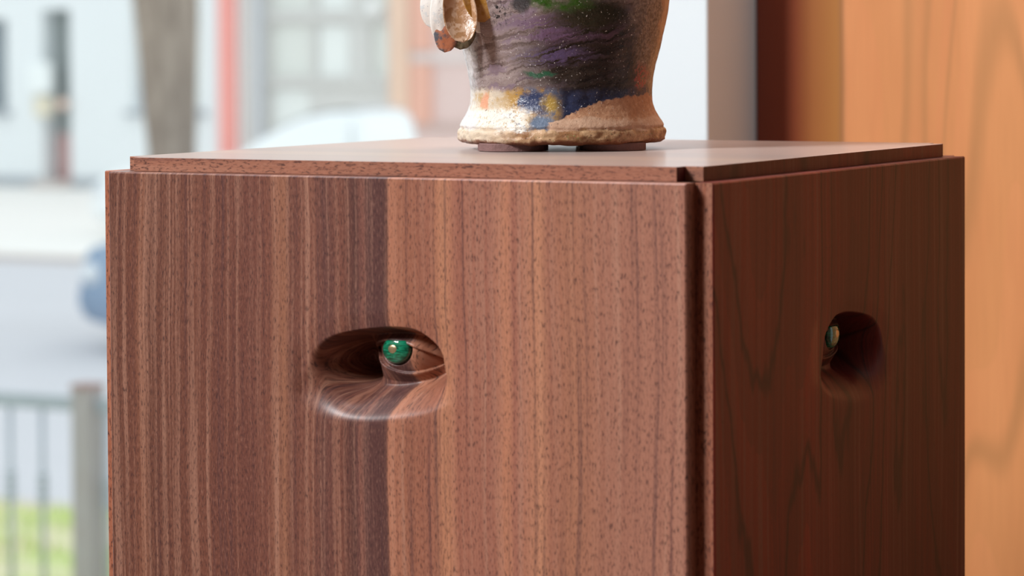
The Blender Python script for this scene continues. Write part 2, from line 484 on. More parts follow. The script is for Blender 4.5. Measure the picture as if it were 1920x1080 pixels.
# lid with notched corners
def notched(x0, x1, y0, y1, n):
    return [(x0 + n, y0), (x1 - n, y0), (x1 - n, y0 + n), (x1, y0 + n), (x1, y1 - n), (x1 - n, y1 - n), (x1 - n, y1), (x0 + n, y1), (x0 + n, y1 - n), (x0, y1 - n), (x0, y0 + n), (x0 + n, y0 + n)]
bm = bmesh.new()
pts = notched(LE, W - LE, LE, W - LE, N2)
vv = [bm.verts.new((x, y, -0.0008)) for x, y in pts]
f = bm.faces.new(vv)
r = bmesh.ops.extrude_face_region(bm, geom=[f])
bmesh.ops.translate(bm, verts=[g for g in r['geom'] if isinstance(g, bmesh.types.BMVert)], vec=(0, 0, LH + 0.0008))
bmesh.ops.recalc_face_normals(bm, faces=bm.faces)
bmesh.ops.bevel(bm, geom=[e for e in bm.edges], offset=0.0003, segments=2, affect='EDGES', profile=0.5)
lid = bmobj('lid', bm, M_top, pl)
lid.data.materials.append(M_edge); lid.data.materials.append(M_shaded)
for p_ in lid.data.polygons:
    if abs(p_.normal.z) < 0.5: p_.material_index = 2 if p_.normal.x > 0.5 else 1  # right-hand lid edges take the walnut darkened for shade
lid['label'] = 'thin inset walnut lid with notched corners'
box('deck', 0.056, W - 0.056, 0.056, W - 0.056, -0.012, -0.0010, M_shaded, pl)

# ------------------------------------------------------------------ outside: street
YF = on_z(100, 352, STREET).y          # plane of the facades across the street
def gx(px, py, Y=None): return on_y(px, py, YF if Y is None else Y).x
def gz(px, py, Y=None): return on_y(px, py, YF if Y is None else Y).z
g_edge = on_z(60, 938, STREET).y       # far edge of the grass
k_near = on_z(60, 720, STREET).y
k_far = on_z(60, 480, STREET).y        # far kerb
m_road = plain('pale_asphalt', (0.60, 0.60, 0.635), 0.85, 0.03, 1.2)
m_walk = plain('concrete_paving', (0.84, 0.82, 0.79), 0.8, 0.02, 1.0)
m_kerb = plain('kerb_stone', (0.62, 0.56, 0.53), 0.8, 0.04, 3)
st(box('road', -60, 25, g_edge, k_far, STREET - 0.3, STREET - 0.06, m_road))
st(box('pavement_far', -60, 25, k_far + 0.12, YF, STREET - 0.3, STREET, m_walk))
st(box('kerb_far', -60, 25, k_far, k_far + 0.12, STREET - 0.3, STREET + 0.005, m_kerb, None, 0.01))
st(box('kerb_near', -60, 25, g_edge - 0.14, g_edge, STREET - 0.3, STREET + 0.005, m_kerb, None, 0.01))
def lawn_mat():
    n = NT('lawn_soil')
    a = n.noise(n.obj(), 1.6, 4, 0.6)
    c = n.mix(n.mr(a, 0.40, 0.60), (0.62, 0.68, 0.34), (0.74, 0.62, 0.50))
    return n.set(c, 0.9, 0.2)
gnd = st(box('ground', -60, 25, 1.25, g_edge - 0.14, STREET - 0.3, STREET, lawn_mat()))
# grass blades: nobody could count them
m_blade = plain('grass_blade', (0.56, 0.70, 0.26), 0.7, 0.25, 3)
vs, fs = [], []
rr = random.Random(3)
for i in range(9000):
    x = rr.uniform(-9.0, -2.5); y = rr.uniform(7.6, g_edge - 0.2)
    if mnoise.noise(Vector((x * 1.6, y * 1.6, 0.0))) > 0.22: continue
    h = rr.uniform(0.03, 0.085); a = rr.uniform(0, pi); b = rr.uniform(-0.03, 0.03)
    wx, wy = 0.006 * cos(a), 0.006 * sin(a)
    k = len(vs)
    vs += [(x - wx, y - wy, STREET - 0.005), (x + wx, y + wy, STREET - 0.005), (x + b, y + b * 0.5, STREET + h)]
    fs.append((k, k + 1, k + 2))
me = bpy.data.meshes.new('lawn_grass'); me.from_pydata(vs, [], fs)
tag(link('lawn_grass', me, m_blade), 'short green grass with bare patches below the iron railing', 'grass', kind='stuff')

# ---- facades: a wall built of blocks round its openings
def wall_cells(bm, x0, x1, z0, z1, y0, y1, ops):
    xs = sorted({x0, x1, *[min(max(o[k], x0), x1) for o in ops for k in (0, 1)]})
    zs = sorted({z0, z1, *[min(max(o[k], z0), z1) for o in ops for k in (2, 3)]})
    for i in range(len(xs) - 1):
        for j in range(len(zs) - 1):
            cx, cz = (xs[i] + xs[i + 1]) / 2, (zs[j] + zs[j + 1]) / 2
            if any(o[0] < cx < o[1] and o[2] < cz < o[3] for o in ops): continue
            add_box(bm, xs[i], xs[i + 1], y0, y1, zs[j], zs[j + 1])
def opening(pxa, pya, pxb, pyb):
    """pixel box -> x0, x1, z0, z1 on the facade plane"""
    mx = (pxa + pxb) / 2
    return (gx(pxa, (pya + pyb) / 2), gx(pxb, (pya + pyb) / 2), gz(mx, pyb), gz(mx, pya))
TOPZ = STREET + 7.5
m_white = plain('white_render', (0.80, 0.835, 0.85), 0.85, 0.01, 0.7)
m_greyw = plain('grey_facade', (0.66, 0.655, 0.635), 0.85, 0.03, 0.8)
m_pink = plain('pink_brick_wash', (0.78, 0.60, 0.565), 0.85, 0.03, 1.0)
m_orange = plain('orange_brick', (0.82, 0.47, 0.37), 0.85, 0.05, 2.0)
m_peach = plain('peach_stone', (0.82, 0.59, 0.46), 0.85, 0.03, 1.5)
m_band = plain('pale_band', (0.74, 0.66, 0.64), 0.85, 0.03, 1.5)
m_red = plain('red_paint', (0.88, 0.36, 0.32), 0.5, 0.03, 2.0)
m_dkwin = plain('dark_glazing', (0.24, 0.28, 0.31), 0.15, 0.05, 2.0)
m_pane = plain('pale_pane', (0.84, 0.87, 0.85), 0.25, 0.02, 1.0)  # sky reflection put into a whitish pane colour
m_mull = plain('grey_mullion', (0.66, 0.65, 0.63), 0.6, 0.02, 2.0)
m_sill = plain('grey_sill', (0.42, 0.45, 0.48), 0.7, 0.03, 2.0)
m_doorred = plain('faded_red_door', (0.58, 0.37, 0.36), 0.6, 0.05, 2.0)
m_cream = plain('cream_paint', (0.74, 0.66, 0.55), 0.7, 0.03, 3.0)
m_bluegrey = plain('bluegrey_pipe', (0.54, 0.57, 0.62), 0.6, 0.02, 2.0)

# white building on the left
xA, xB = gx(-400, 200), gx(414, 200)
wb = empty('white_building', ((xA + xB) / 2, YF, STREET))
tag(wb, 'white rendered house with a narrow doorway behind the tree trunk', 'building')
def child_box(name, par, x0, x1, y0, y1, z0, z1, mat, bev=0.0):
    px, py, pz = par.location if par.parent is None else (0, 0, 0)
    return box(name, x0 - px, x1 - px, y0 - py, y1 - py, z0 - pz, z1 - pz, mat, par, bev)
op_l = opening(-60, 36, 13, 208)
op_d = opening(80, 18, 132, 352)
op_m = opening(246, -70, 378, 208)
bm = bmesh.new()
wall_cells(bm, xA - wb.location.x, xB - wb.location.x, 0, TOPZ - STREET, 0, 0.45,
           [(o[0] - wb.location.x, o[1] - wb.location.x, o[2] - STREET, o[3] - STREET) for o in (op_l, op_d, op_m)])
bmobj('wall', bm, m_white, wb)
def sub(name, parent, top, x0, x1, y0, y1, z0, z1, mat, bev=0.0):
    """child of a part: coordinates are taken relative to the top-level thing"""
    l = top.location
    return box(name, x0 - l.x, x1 - l.x, y0 - l.y, y1 - l.y, z0 - l.z, z1 - l.z, mat, parent, bev)
def window(top, o, mf, mp, dep=0.22, fr=0.06, nx=1, nz=1, sill=True):
    f = bmesh.new(); l = top.location
    x0, x1, z0, z1 = o[0] - l.x, o[1] - l.x, o[2] - l.z, o[3] - l.z
    for a in ((x0, x0 + fr, z0, z1), (x1 - fr, x1, z0, z1), (x0 + fr, x1 - fr, z0, z0 + fr), (x0 + fr, x1 - fr, z1 - fr, z1)):
        add_box(f, a[0], a[1], dep, dep + 0.08, a[2], a[3])
    wf = bmobj('window', f, mf, top)
    for i in range(nx):
        for j in range(nz):
            wx, wz = (x1 - x0 - 2 * fr) / nx, (z1 - z0 - 2 * fr) / nz
            b = 0.02 if nx * nz > 1 else 0
            box('pane', x0 + fr + i * wx + b, x0 + fr + (i + 1) * wx - b, dep + 0.04, dep + 0.05, z0 + fr + j * wz + b, z0 + fr + (j + 1) * wz - b, mp, wf)
    if nx * nz > 1:
        for i in range(1, nx):
            box('mullion', x0 + fr + i * (x1 - x0 - 2 * fr) / nx - 0.025, x0 + fr + i * (x1 - x0 - 2 * fr) / nx + 0.025, dep - 0.005, dep + 0.07, z0 + fr, z1 - fr, mf, wf)
    if sill:
        box('sill', x0 - 0.08, x1 + 0.08, -0.10, 0.1, z0 - 0.07, z0 - 0.0005, m_sill, wf, 0.005)
    return wf
window(wb, op_l, m_sill, m_dkwin, 0.2, 0.05)
window(wb, op_m, m_bluegrey, m_pane, 0.2, 0.05)
dr = sub('door', wb, wb, op_d[0], op_d[1], YF + 0.34, YF + 0.39, op_d[2] + 0.02, op_d[3], plain('dark_green_door', (0.30, 0.335, 0.335), 0.4, 0.05))
zr = gz(100, 252)
sub('kick_panel', dr, wb, op_d[0] + 0.03, op_d[1] - 0.03, YF + 0.31, YF + 0.339, op_d[2] + 0.05, zr, m_doorred, 0.004)
sub('door_step', wb, wb, op_d[0] - 0.05, op_d[1] + 0.05, YF - 0.25, YF + 0.3, STREET + 0.0005, STREET + 0.09, m_kerb, 0.01)
sub('plinth_course', wb, wb, xA, op_d[0] - 0.06, YF - 0.05, YF - 0.0005, STREET + 0.0005, STREET + 0.16, m_sill)
sub('plinth_course', wb, wb, op_d[1] + 0.06, xB, YF - 0.05, YF - 0.0005, STREET + 0.0005, STREET + 0.16, m_sill)
# small things fixed by the doorway
def wall_box(name, pxa, pya, pxb, pyb, d, mat, label, cat, bev=0.015):
    o = opening(pxa, pya, pxb, pyb)
    bm = bmesh.new(); add_box(bm, -(o[1] - o[0]) / 2, (o[1] - o[0]) / 2, -d, 0, 0, o[3] - o[2], bev)
    ob = bmobj(name, bm, mat)
    ob.location = ((o[0] + o[1]) / 2, YF - 0.001, o[2])
    return tag(ob, label, cat)
wall_box('notice_box', 62, 117, 102, 174, 0.14, plain('white_box_paint', (0.86, 0.90, 0.90), 0.5, 0.01), 'white box fixed to the wall beside the narrow doorway', 'box')
wall_box('letter_box', 72, 180, 102, 218, 0.12, plain('pale_yellow_paint', (0.76, 0.70, 0.56), 0.5, 0.03), 'small pale yellow box below the white box by the doorway', 'box')
p = on_y(124, 195, YF)
bm = bmesh.new()
bmesh.ops.create_uvsphere(bm, u_segments=20, v_segments=12, radius=0.085)
ob = bmobj('wall_lamp', bm, plain('peach_globe', (0.80, 0.58, 0.48), 0.4, 0.02), None, True)
ob.location = (p.x, YF - 0.08, p.z)
tag(ob, 'small round peach globe on the wall right of the doorway', 'lamp')

# red pilaster
o = opening(417, -300, 447, 366)
rp = box('red_pilaster', -(o[1] - o[0]) / 2, (o[1] - o[0]) / 2, -0.12, 0, 0, 7.4, m_red, None, 0.01)
rp.location = ((o[0] + o[1]) / 2, YF - 0.001, STREET)
tag(rp, 'tall red pilaster between the white house and the grey building', 'pilaster')
# cream bollard at its foot
pb = on_z(466, 372, STREET)
V, Fc = lathe([(0.0, 0), (0.10, 0), (0.105, 0.3), (0.10, 0.6), (0.085, 0.78), (0.055, 0.9), (0.0, 0.94)], 20)
bl = pyobj('cream_bollard', V, Fc, m_cream, None, True)
bl.location = (pb.x, YF - 0.5, STREET)
tag(bl, 'cream bollard with a rounded top beside the red pilaster', 'bollard')

# grey building
xA, xB = gx(450, 150), gx(734, 150)
gb = empty('grey_building', ((xA + xB) / 2, YF, STREET))
tag(gb, 'grey building front with rows of pale windows right of the red pilaster', 'building')
rows = ((-150, 22), (42, 146), (162, 300))
cols = ((505, 583), (591, 656), (692, 729))
ops = []
for ri, (ya, yb) in enumerate(rows):
    for ci, (xa_, xb_) in enumerate(cols):
        if ri == 2 and ci > 0: continue
        ops.append((opening(xa_, ya, xb_, yb), ri, ci))
bm = bmesh.new()
wall_cells(bm, xA - gb.location.x, xB - gb.location.x, 0, TOPZ - STREET, 0, 0.4,
           [(a[0] - gb.location.x, a[1] - gb.location.x, a[2] - STREET, a[3] - STREET) for a, _, _ in ops])
bmobj('wall', bm, m_greyw, gb)
m_pane2 = plain('greenish_pane', (0.75, 0.77, 0.73), 0.25, 0.02, 1.0)  # duller sky reflection, also put into the colour
for a, ri, ci in ops:
    window(gb, a, m_mull, m_pane if (ci == 1 or ri == 2) else m_pane2, 0.02, 0.035, 1, 1, False)
for (ya, yb) in ((24, 38), (147, 160)):
    o = opening(498, ya, 732, yb)
    sub('string_course', gb, gb, o[0], o[1], YF - 0.06, YF - 0.0005, o[2], o[3], m_mull)
o = opening(487, -300, 501, 366)
bm = bmesh.new(); add_tube(bm, (0, 0, 0), (0, 0, 7.4), 0.055, 0.055, 12)
dp = bmobj('drainpipe', bm, m_bluegrey); dp.location = ((o[0] + o[1]) / 2, YF - 0.13, STREET)
tag(dp, 'thin blue grey drainpipe on the left edge of the grey building', 'pipe')
p = on_y(713, 14, YF)
bm = bmesh.new(); bmesh.ops.create_uvsphere(bm, u_segments=20, v_segments=12, radius=0.10)
ob = bmobj('globe_lamp', bm, plain('white_globe', (0.9, 0.92, 0.92), 0.3, 0.0), None, True)
ob.location = (p.x, YF - 0.17, p.z)
tag(ob, 'round white globe lamp high on the grey building', 'lamp')

# brick building
xA, xB = gx(735, 150), gx(1500, 150)
bb = empty('brick_building', ((xA + xB) / 2, YF, STREET))
tag(bb, 'pink and orange brick building front behind the painted pot', 'building')
sub('wall', bb, bb, xA, xB, YF, YF + 0.4, STREET, TOPZ, m_pink)
o = opening(735, -300, 771, 372)
sub('pilaster', bb, bb, o[0], o[1], YF - 0.10, YF - 0.0005, STREET + 0.0005, TOPZ, m_peach, 0.01)['label'] = 'peach stone pilaster'
for (xa_, xb_) in ((773, 810), (900, 960), (1010, 1070)):
    for (ya, yb) in ((-120, 96), (118, 232)):
        o = opening(xa_, ya, xb_, yb)
        sub('brick_pier', bb, bb, o[0], o[1], YF - 0.07, YF - 0.0005, o[2], o[3], m_orange, 0.006)
o = opening(772, 98, 1400, 116)
sub('stone_band', bb, bb, o[0], o[1], YF - 0.05, YF - 0.0005, o[2], o[3], m_band)
o = opening(772, 233, 1400, 246)
sub('stone_band', bb, bb, o[0], o[1], YF - 0.05, YF - 0.0005, o[2], o[3], plain('brown_band', (0.60, 0.46, 0.42), 0.8, 0.02))

# tree
def bark():
    n = NT('tree_bark')
    o_ = n.sep(n.obj())
    a = n.noise(n.comb(n.ma('MULTIPLY', o_[0], 9.0), n.ma('MULTIPLY', o_[1], 9.0), n.ma('MULTIPLY', o_[2], 2.5)), 1, 4, 0.6)
    b = n.noise(n.obj(), 30, 4, 0.6)
    c = n.mix(n.mr(a, 0.3, 0.7), (0.27, 0.215, 0.175), (0.46, 0.38, 0.31))
    n.bump(b, 0.6, 0.03)
    return n.set(c, 0.9, 0.2)
m_bark = bark()
YT = 17.5
def trunk_pt(px, py): return on_y(px, py, YT)
tr = empty('street_tree', (trunk_pt(322, 285).x, YT, STREET))
tag(tr, 'thick bare grey brown tree trunk beyond the window, left of the red pilaster', 'tree')
half = (trunk_pt(358, 285) - trunk_pt(285, 285)).x / 2
prof = []
sc_ = (trunk_pt(322, 0).z - trunk_pt(322, 285).z)
zb = trunk_pt(322, 285).z - STREET
zt = trunk_pt(322, 0).z - STREET
rt_ = (trunk_pt(361, 0) - trunk_pt(260, 0)).x / 2
xt_ = trunk_pt(310.5, 0).x - tr.location.x
def trunk_r(z):
    t = (z - zb) / (zt - zb)
    base = half + 0.12 * exp(-z / 0.15)
    return base + (rt_ - half) * max(0, t) if t < 1 else rt_ + 0.03 * (t - 1)
vs, fs = [], []
n_ = 28
zs_ = [0.002 + i * 0.12 for i in range(26)]
for i, z in enumerate(zs_):
    t = max(0, (z - zb) / (zt - zb)) ** 1.2
    for k in range(n_):
        a = 2 * pi * k / n_
        r = trunk_r(z) * (1 + 0.05 * mnoise.noise(Vector((cos(a) * 1.6, sin(a) * 1.6, z * 1.5))))
        vs.append((xt_ * t + r * cos(a), r * sin(a), z))
for i in range(len(zs_) - 1):
    for k in range(n_):
        k2 = (k + 1) % n_
        fs.append((i * n_ + k, i * n_ + k2, (i + 1) * n_ + k2, (i + 1) * n_ + k))
pyobj('trunk', vs, fs, m_bark, tr, True)
zz = zs_[-1]; xx = xt_ * max(0, (zz - zb) / (zt - zb)) ** 1.2
for (dx, dy, dz, r0) in ((-0.9, 0.3, 2.2, 0.16), (0.7, -0.2, 2.4, 0.15), (0.0, 0.8, 2.0, 0.12)):
    bm = bmesh.new()
    p0 = Vector((xx, 0, zz - 0.1)); p1 = p0 + Vector((dx * 0.5, dy * 0.5, dz * 0.55)); p2 = p0 + Vector((dx, dy, dz))
    add_tube(bm, p0, p1, r0, r0 * 0.75, 14); add_tube(bm, p1, p2, r0 * 0.75, r0 * 0.45, 14)
    bmobj('branch', bm, m_bark, tr, True)

# iron railing along the grass
YR = CAM.y + 10.2 * cos(YAW) + 0
rail_a = on_y(0, 746, YR)
YRz = rail_a.z
m_iron = plain('painted_iron', (0.38, 0.43, 0.50), 0.45, 0.1, 6)
m_post = NT('post_paint')
_o = m_post.sep(m_post.obj())
m_post = m_post.set(m_post.mix(m_post.noise(m_post.obj(), 7, 4, 0.6), (0.33, 0.28, 0.28), (0.42, 0.42, 0.45)), 0.45, 0.4)
px0 = on_y(165, 800, YR).x
rl = empty('iron_railing', (px0, YR, STREET))
tag(rl, 'grey iron railing with a square post on the grass outside', 'railing')
hw = (on_y(189, 850, YR).x - on_y(140, 850, YR).x) / 2 * 0.74
pt = on_y(165, 722, YR).z - STREET
rz_ = YRz - STREET
pitch_ = on_y(80, 850, YR).x - on_y(20, 850, YR).x
for k in (-1, 0, 1):
    xc = k * pitch_ * 10
    p_ = box('post', xc - hw, xc + hw, -hw, hw, 0.0, pt - 0.012, m_post, rl, 0.004)
    box('post_cap', xc - hw - 0.002, xc + hw + 0.002, -hw - 0.002, hw + 0.002, pt - 0.0118, pt + 0.006, plain('rusty_cap', (0.34, 0.22, 0.21), 0.6, 0.05) if k == 0 else bpy.data.materials['rusty_cap'], p_, 0.003) if k >= 0 else None
    if k < 1:
        for zc in (rz_ , 0.16):
            box('rail', xc + hw + 0.0005, xc + pitch_ * 10 - hw - 0.0005, -0.012, 0.012, zc - 0.030, zc + 0.022, m_iron, rl, 0.003)
bal_mesh = None
off0 = on_y(80, 850, YR).x - px0
for k in range(-8, 10):
    xc = off0 + k * pitch_
    if min(abs(xc - j * pitch_ * 10) for j in (-1, 0, 1)) < 0.07: continue
    if bal_mesh is None:
        bm = bmesh.new()
        add_tube(bm, (0, 0, 0.1745), (0, 0, rz_ - 0.0305), 0.010, 0.010, 10)
        zk = on_y(80, 915, YR).z - STREET
        for dz in (-0.045, -0.015, 0.015, 0.045):
            bmesh.ops.create_uvsphere(bm, u_segments=10, v_segments=6, radius=0.021, matrix=Matrix.Translation((0, 0, zk + dz)) @ Matrix.Diagonal((1, 1, 0.8, 1)))
        b = bmobj('baluster', bm, m_iron, rl, True); bal_mesh = b.data
    else:
        b = bpy.data.objects.new('baluster', bal_mesh); C.objects.link(b); b.parent = rl
    b.location = (xc, 0, 0)

# ---- cars: lofted body, glazing, wheels, lamps
def car(name, L_, Wd, Hh, prof, glass_rng, body, roofm, skin, loc, rz, label):
    """prof: (x, hood/roof height) from nose x=0 to tail x=L_"""
    root = empty(name, loc, rz)
    tag(root, label, 'car')
    belt = 0.88 * Hh * 0.66
    N = 60
    def top(x):
        for (xa_, za_), (xb_, zb_) in zip(prof, prof[1:]):
            if xa_ <= x <= xb_:
                t = (x - xa_) / (xb_ - xa_); return za_ + (zb_ - za_) * t
        return prof[-1][1]
    vs, fs, sec = [], [], 11
    for i in range(N + 1):
        x = L_ * i / N
        z1 = top(x)
        taper = 1 - 0.10 * (1 - smooth(min(x, L_ - x), 0, 0.45))
        hb = Wd / 2 * taper
        zb0 = 0.15 + 0.05 * (1 - smooth(min(x, L_ - x), 0, 0.3))
        cabin = max(0, z1 - belt)
        pts_ = [(0.80 * hb, zb0), (0.97 * hb, zb0 + 0.06), (hb, 0.45), (0.99 * hb, min(belt, z1) - 0.10), (0.95 * hb, min(belt, z1) - 0.02)]
        pts_ += [((0.95 - 0.06 * (cabin > 0)) * hb, min(belt, z1)), ((0.90 - 0.16 * min(1, cabin / 0.4)) * hb, max(min(belt, z1), z1 - 0.07)), ((0.80 - 0.18 * min(1, cabin / 0.4)) * hb, z1 - 0.012), (0.4 * hb, z1), (0.0, z1 + 0.006)]
        ring = [(-a, b) for a, b in pts_] + [(a, b) for a, b in reversed(pts_[:-1])]
        for a, b in ring: vs.append((x, a, b))
        sec = len(ring)
    for i in range(N):
        for k in range(sec - 1):
            a = i * sec + k
            fs.append((a, a + 1, a + sec + 1, a + sec))
        a = i * sec
        fs.append((a, a + sec, a + 2 * sec - 1, a + sec - 1))
    fs.append(tuple(range(sec))); fs.append(tuple(range(N * sec, N * sec + sec)))
    bo = pyobj('body', vs, fs, body, root, True)
    # roof skin
    V = []; ns = 24
    for i in range(ns + 1):
        x = glass_rng[0] + 0.35 + (L_ - 0.12 - glass_rng[0] - 0.35) * i / ns
        for yy in (-0.60, -0.3, 0, 0.3, 0.60): V.append((x, yy * Wd / 2, top(x) + 0.016 - 0.01 * abs(yy)))
    F2 = [(5 * i + k, 5 * i + k + 1, 5 * i + k + 6, 5 * i + k + 5) for i in range(ns) for k in range(4)]
    pyobj('roof', V, F2, skin, root, True)
    # side glass
    for s in (-1, 1):
        g0, g1 = glass_rng
        V = []; nseg = 14
        for i in range(nseg + 1):
            x = g0 + (g1 - g0) * i / nseg
            V += [(x, s * (Wd / 2 * 0.905), belt + 0.02), (x, s * (Wd / 2 * 0.80), max(belt + 0.03, top(x) - 0.10))]
        F2 = [(2 * i, 2 * i + 2, 2 * i + 3, 2 * i + 1) for i in range(nseg)]
        b0 = len(V)
        V += [(x, y - s * 0.02, z) for x, y, z in V]
        F2 += [tuple(b0 + k for k in reversed(f_)) for f_ in F2[:nseg]]
        pyobj('side_window', V, F2, roofm, root, True)
        for xw in (0.16 * L_ + 0.1, 0.82 * L_ - 0.1):
            bm = bmesh.new()
            add_tube(bm, (xw, s * (Wd / 2 - 0.17), 0.30), (xw, s * (Wd / 2 + 0.005), 0.30), 0.30, 0.30, 28)
            wh = bmobj('wheel', bm, m_tyre, root)
            bm = bmesh.new()
            add_tube(bm, (xw, s * (Wd / 2 + 0.006), 0.30), (xw, s * (Wd / 2 + 0.02), 0.30), 0.19, 0.15, 20)
            bmobj('hubcap', bm, m_hub, wh)
        bm = bmesh.new()
        bmesh.ops.create_uvsphere(bm, u_segments=16, v_segments=10, radius=0.1, matrix=Matrix.Translation((0.10, s * Wd * 0.43, 0.56)) @ Matrix.Diagonal((1.1, 0.9, 0.9, 1)))
        bmobj('headlamp', bm, m_hub, root, True)
    bm = bmesh.new(); add_box(bm, -0.05, 0.16, -Wd * 0.44, Wd * 0.44, 0.30, 0.46, 0.03)
    bmobj('bumper', bm, body, root)
    return root
m_tyre = plain('tyre_rubber', (0.05, 0.05, 0.055), 0.8)
m_hub = plain('pale_metal', (0.72, 0.76, 0.80), 0.3, 0.02)
m_blue = plain('blue_car_paint', (0.26, 0.36, 0.50), 0.3, 0.02, 1, 0, 0.5)
m_whitec = plain('white_car_paint', (0.90, 0.93, 0.94), 0.25, 0.01, 1, 0, 0.5)
cb = on_z(166, 662, STREET - 0.06)
car('blue_car', 3.9, 1.66, 1.40, [(0, 0.66), (0.06, 0.74), (0.35, 0.82), (1.05, 0.90), (1.75, 1.34), (2.3, 1.40), (3.0, 1.36), (3.6, 0.98), (3.85, 0.90), (3.9, 0.60)], (1.55, 3.1),
    m_blue, m_dkwin, m_blue, (cb.x - 0.10, cb.y + 0.8, STREET - 0.06), 0, 'blue parked car whose nose shows left of the plinth')
dcar = 31.0
tail = on_y(732, 230, CAM.y + dcar * cos(YAW) + 0.9)
car('white_car', 3.4, 1.62, 1.47, [(0, 0.55), (0.10, 0.68), (0.4, 0.80), (1.1, 0.90), (1.85, 0.98), (2.04, 1.12), (2.3, 1.27), (2.6, 1.385), (2.9, 1.445), (3.2, 1.47), (3.34, 1.44), (3.4, 1.15)], (1.5, 3.3),
    m_whitec, m_whitec, plain('grey_roof', (0.60, 0.61, 0.65), 0.5, 0.01), (tail.x - 3.4, tail.y, STREET - 0.06), 0, 'white car with a rounded roof showing above the plinth lid left of the pot')

# ------------------------------------------------------------------ the glazed pot
foot_p = on_z(1053, 278.5, LH)
dist_ = (foot_p - CAM).dot(fwd)
PS = dist_ / F_PX                       # metres per photo pixel at the pot
vase = empty('painted_pot', (foot_p.x, foot_p.y, LH + 0.0002), YAW)
tag(vase, 'glazed clay pot with dark painted glaze and clay petals, standing on the plinth', 'pot')
V0 = 278.5
def zz_(py): return (V0 - py) * PS
def pot_glaze():
    n = NT('painted_glaze')
    P = n.obj(); o = n.sep(P)
    warp = n.sep(n.noise(P, 45, 4, 0.6, color=True))
    warp2 = n.sep(n.noise(P, 260, 3, 0.6, color=True))
    U = n.ma('ADD', n.ma('MULTIPLY', o[0], 1 / PS), 1053.0)
    Vv = n.ma('SUBTRACT', V0, n.ma('MULTIPLY', o[2], 1 / PS))
    U = n.ma('ADD', U, n.ma('ADD', n.ma('MULTIPLY', n.ma('SUBTRACT', warp[0], 0.5), 50.0), n.ma('MULTIPLY', n.ma('SUBTRACT', warp2[0], 0.5), 16.0)))
    Vv = n.ma('ADD', Vv, n.ma('ADD', n.ma('MULTIPLY', n.ma('SUBTRACT', warp[1], 0.5), 26.0), n.ma('MULTIPLY', n.ma('SUBTRACT', warp2[1], 0.5), 12.0)))
    front = n.mr(o[1], 0.02, -0.01)
    # brush streaks: along the girth, rising to the right
    sv = n.ma('ADD', Vv, n.ma('MULTIPLY', U, 0.22))
    st = n.noise(n.comb(n.ma('MULTIPLY', U, 0.010), 0.0, n.ma('MULTIPLY', sv, 0.11)), 1, 5, 0.65, 0.5)
    st2 = n.noise(n.comb(n.ma('MULTIPLY', U, 0.016), 4.0, n.ma('MULTIPLY', sv, 0.05)), 1, 4, 0.6, 0.4)
    fine = n.noise(P, 420, 4, 0.65)
    med = n.noise(P, 120, 4, 0.6)
    c = n.mix(n.mr(st, 0.35, 0.65), (0.21, 0.15, 0.14), (0.36, 0.29, 0.275))
    c = n.mix(n.mr(st2, 0.50, 0.62, 0, 0.6), c, (0.21, 0.145, 0.21))
    c = n.mix(n.mr(st, 0.46, 0.36, 0, 0.6), c, (0.09, 0.06, 0.05))
    def blob(u, v, ru, rv, soft=0.5):
        du = n.ma('DIVIDE', n.ma('SUBTRACT', U, u), ru); dv = n.ma('DIVIDE', n.ma('SUBTRACT', Vv, v), rv)
        d = n.ma('SQRT', n.ma('ADD', n.ma('MULTIPLY', du, du), n.ma('MULTIPLY', dv, dv)))
        return n.mr(d, 1 + soft, 1 - soft)
    # dark glaze over the middle and right
    dk = n.ma('MULTIPLY', blob(1112, 112, 120, 96, 0.4), n.mr(st2, 0.68, 0.55, 0.82, 1))
    dcol = n.mix(n.mr(st, 0.4, 0.62), (0.008, 0.006, 0.006), (0.032, 0.024, 0.020))
    c = n.mix(dk, c, dcol)
    c = n.mix(n.ma('MULTIPLY', blob(1060, 52, 110, 26, 0.5), n.mr(st, 0.42, 0.58, 0, 0.9)), c, (0.15, 0.085, 0.16))
    c = n.mix(n.ma('MULTIPLY', blob(1035, 105, 70, 16, 0.6), n.mr(st, 0.45, 0.56, 0, 0.9)), c, (0.10, 0.07, 0.16))
    c = n.mix(blob(1110, 30, 70, 30, 0.5), c, (0.025, 0.024, 0.014))
    c = n.mix(n.ma('MULTIPLY', blob(1045, 0, 62, 22, 0.4), n.mr(med, 0.3, 0.58, 0.25, 1)), c, (0.032, 0.095, 0.012))
    c = n.mix(n.ma('MULTIPLY', blob(1010, 137, 22, 5, 0.5), 0.8), c, (0.01, 0.12, 0.06))
    # brown shoulder near the right edge, pale flecks
    rgt_ = n.mr(U, 1176, 1206)
    c = n.mix(n.ma('MULTIPLY', rgt_, 0.8), c, n.mix(n.mr(fine, 0.40, 0.62), (0.10, 0.07, 0.05), (0.32, 0.25, 0.20)))
    c = n.mix(n.mr(U, 1234, 1244, 0, 0.7), c, (0.40, 0.19, 0.10))
    c = n.mix(n.ma('MULTIPLY', blob(1198, 148, 12, 24, 0.5), n.mr(fine, 0.45, 0.55)), c, (0.35, 0.05, 0.05))
    # ochre, blue and pale band above the foot
    low = n.mr(Vv, 158, 172)
    band = n.mix(n.mr(med, 0.42, 0.56), (0.14, 0.15, 0.20), (0.46, 0.26, 0.06))
    band = n.mix(blob(1000, 190, 26, 20, 0.4), band, (0.035, 0.05, 0.115))
    band = n.mix(blob(950, 188, 14, 20, 0.4), band, (0.44, 0.24, 0.04))
    band = n.mix(blob(1030, 192, 16, 14, 0.5), band, (0.44, 0.28, 0.06))
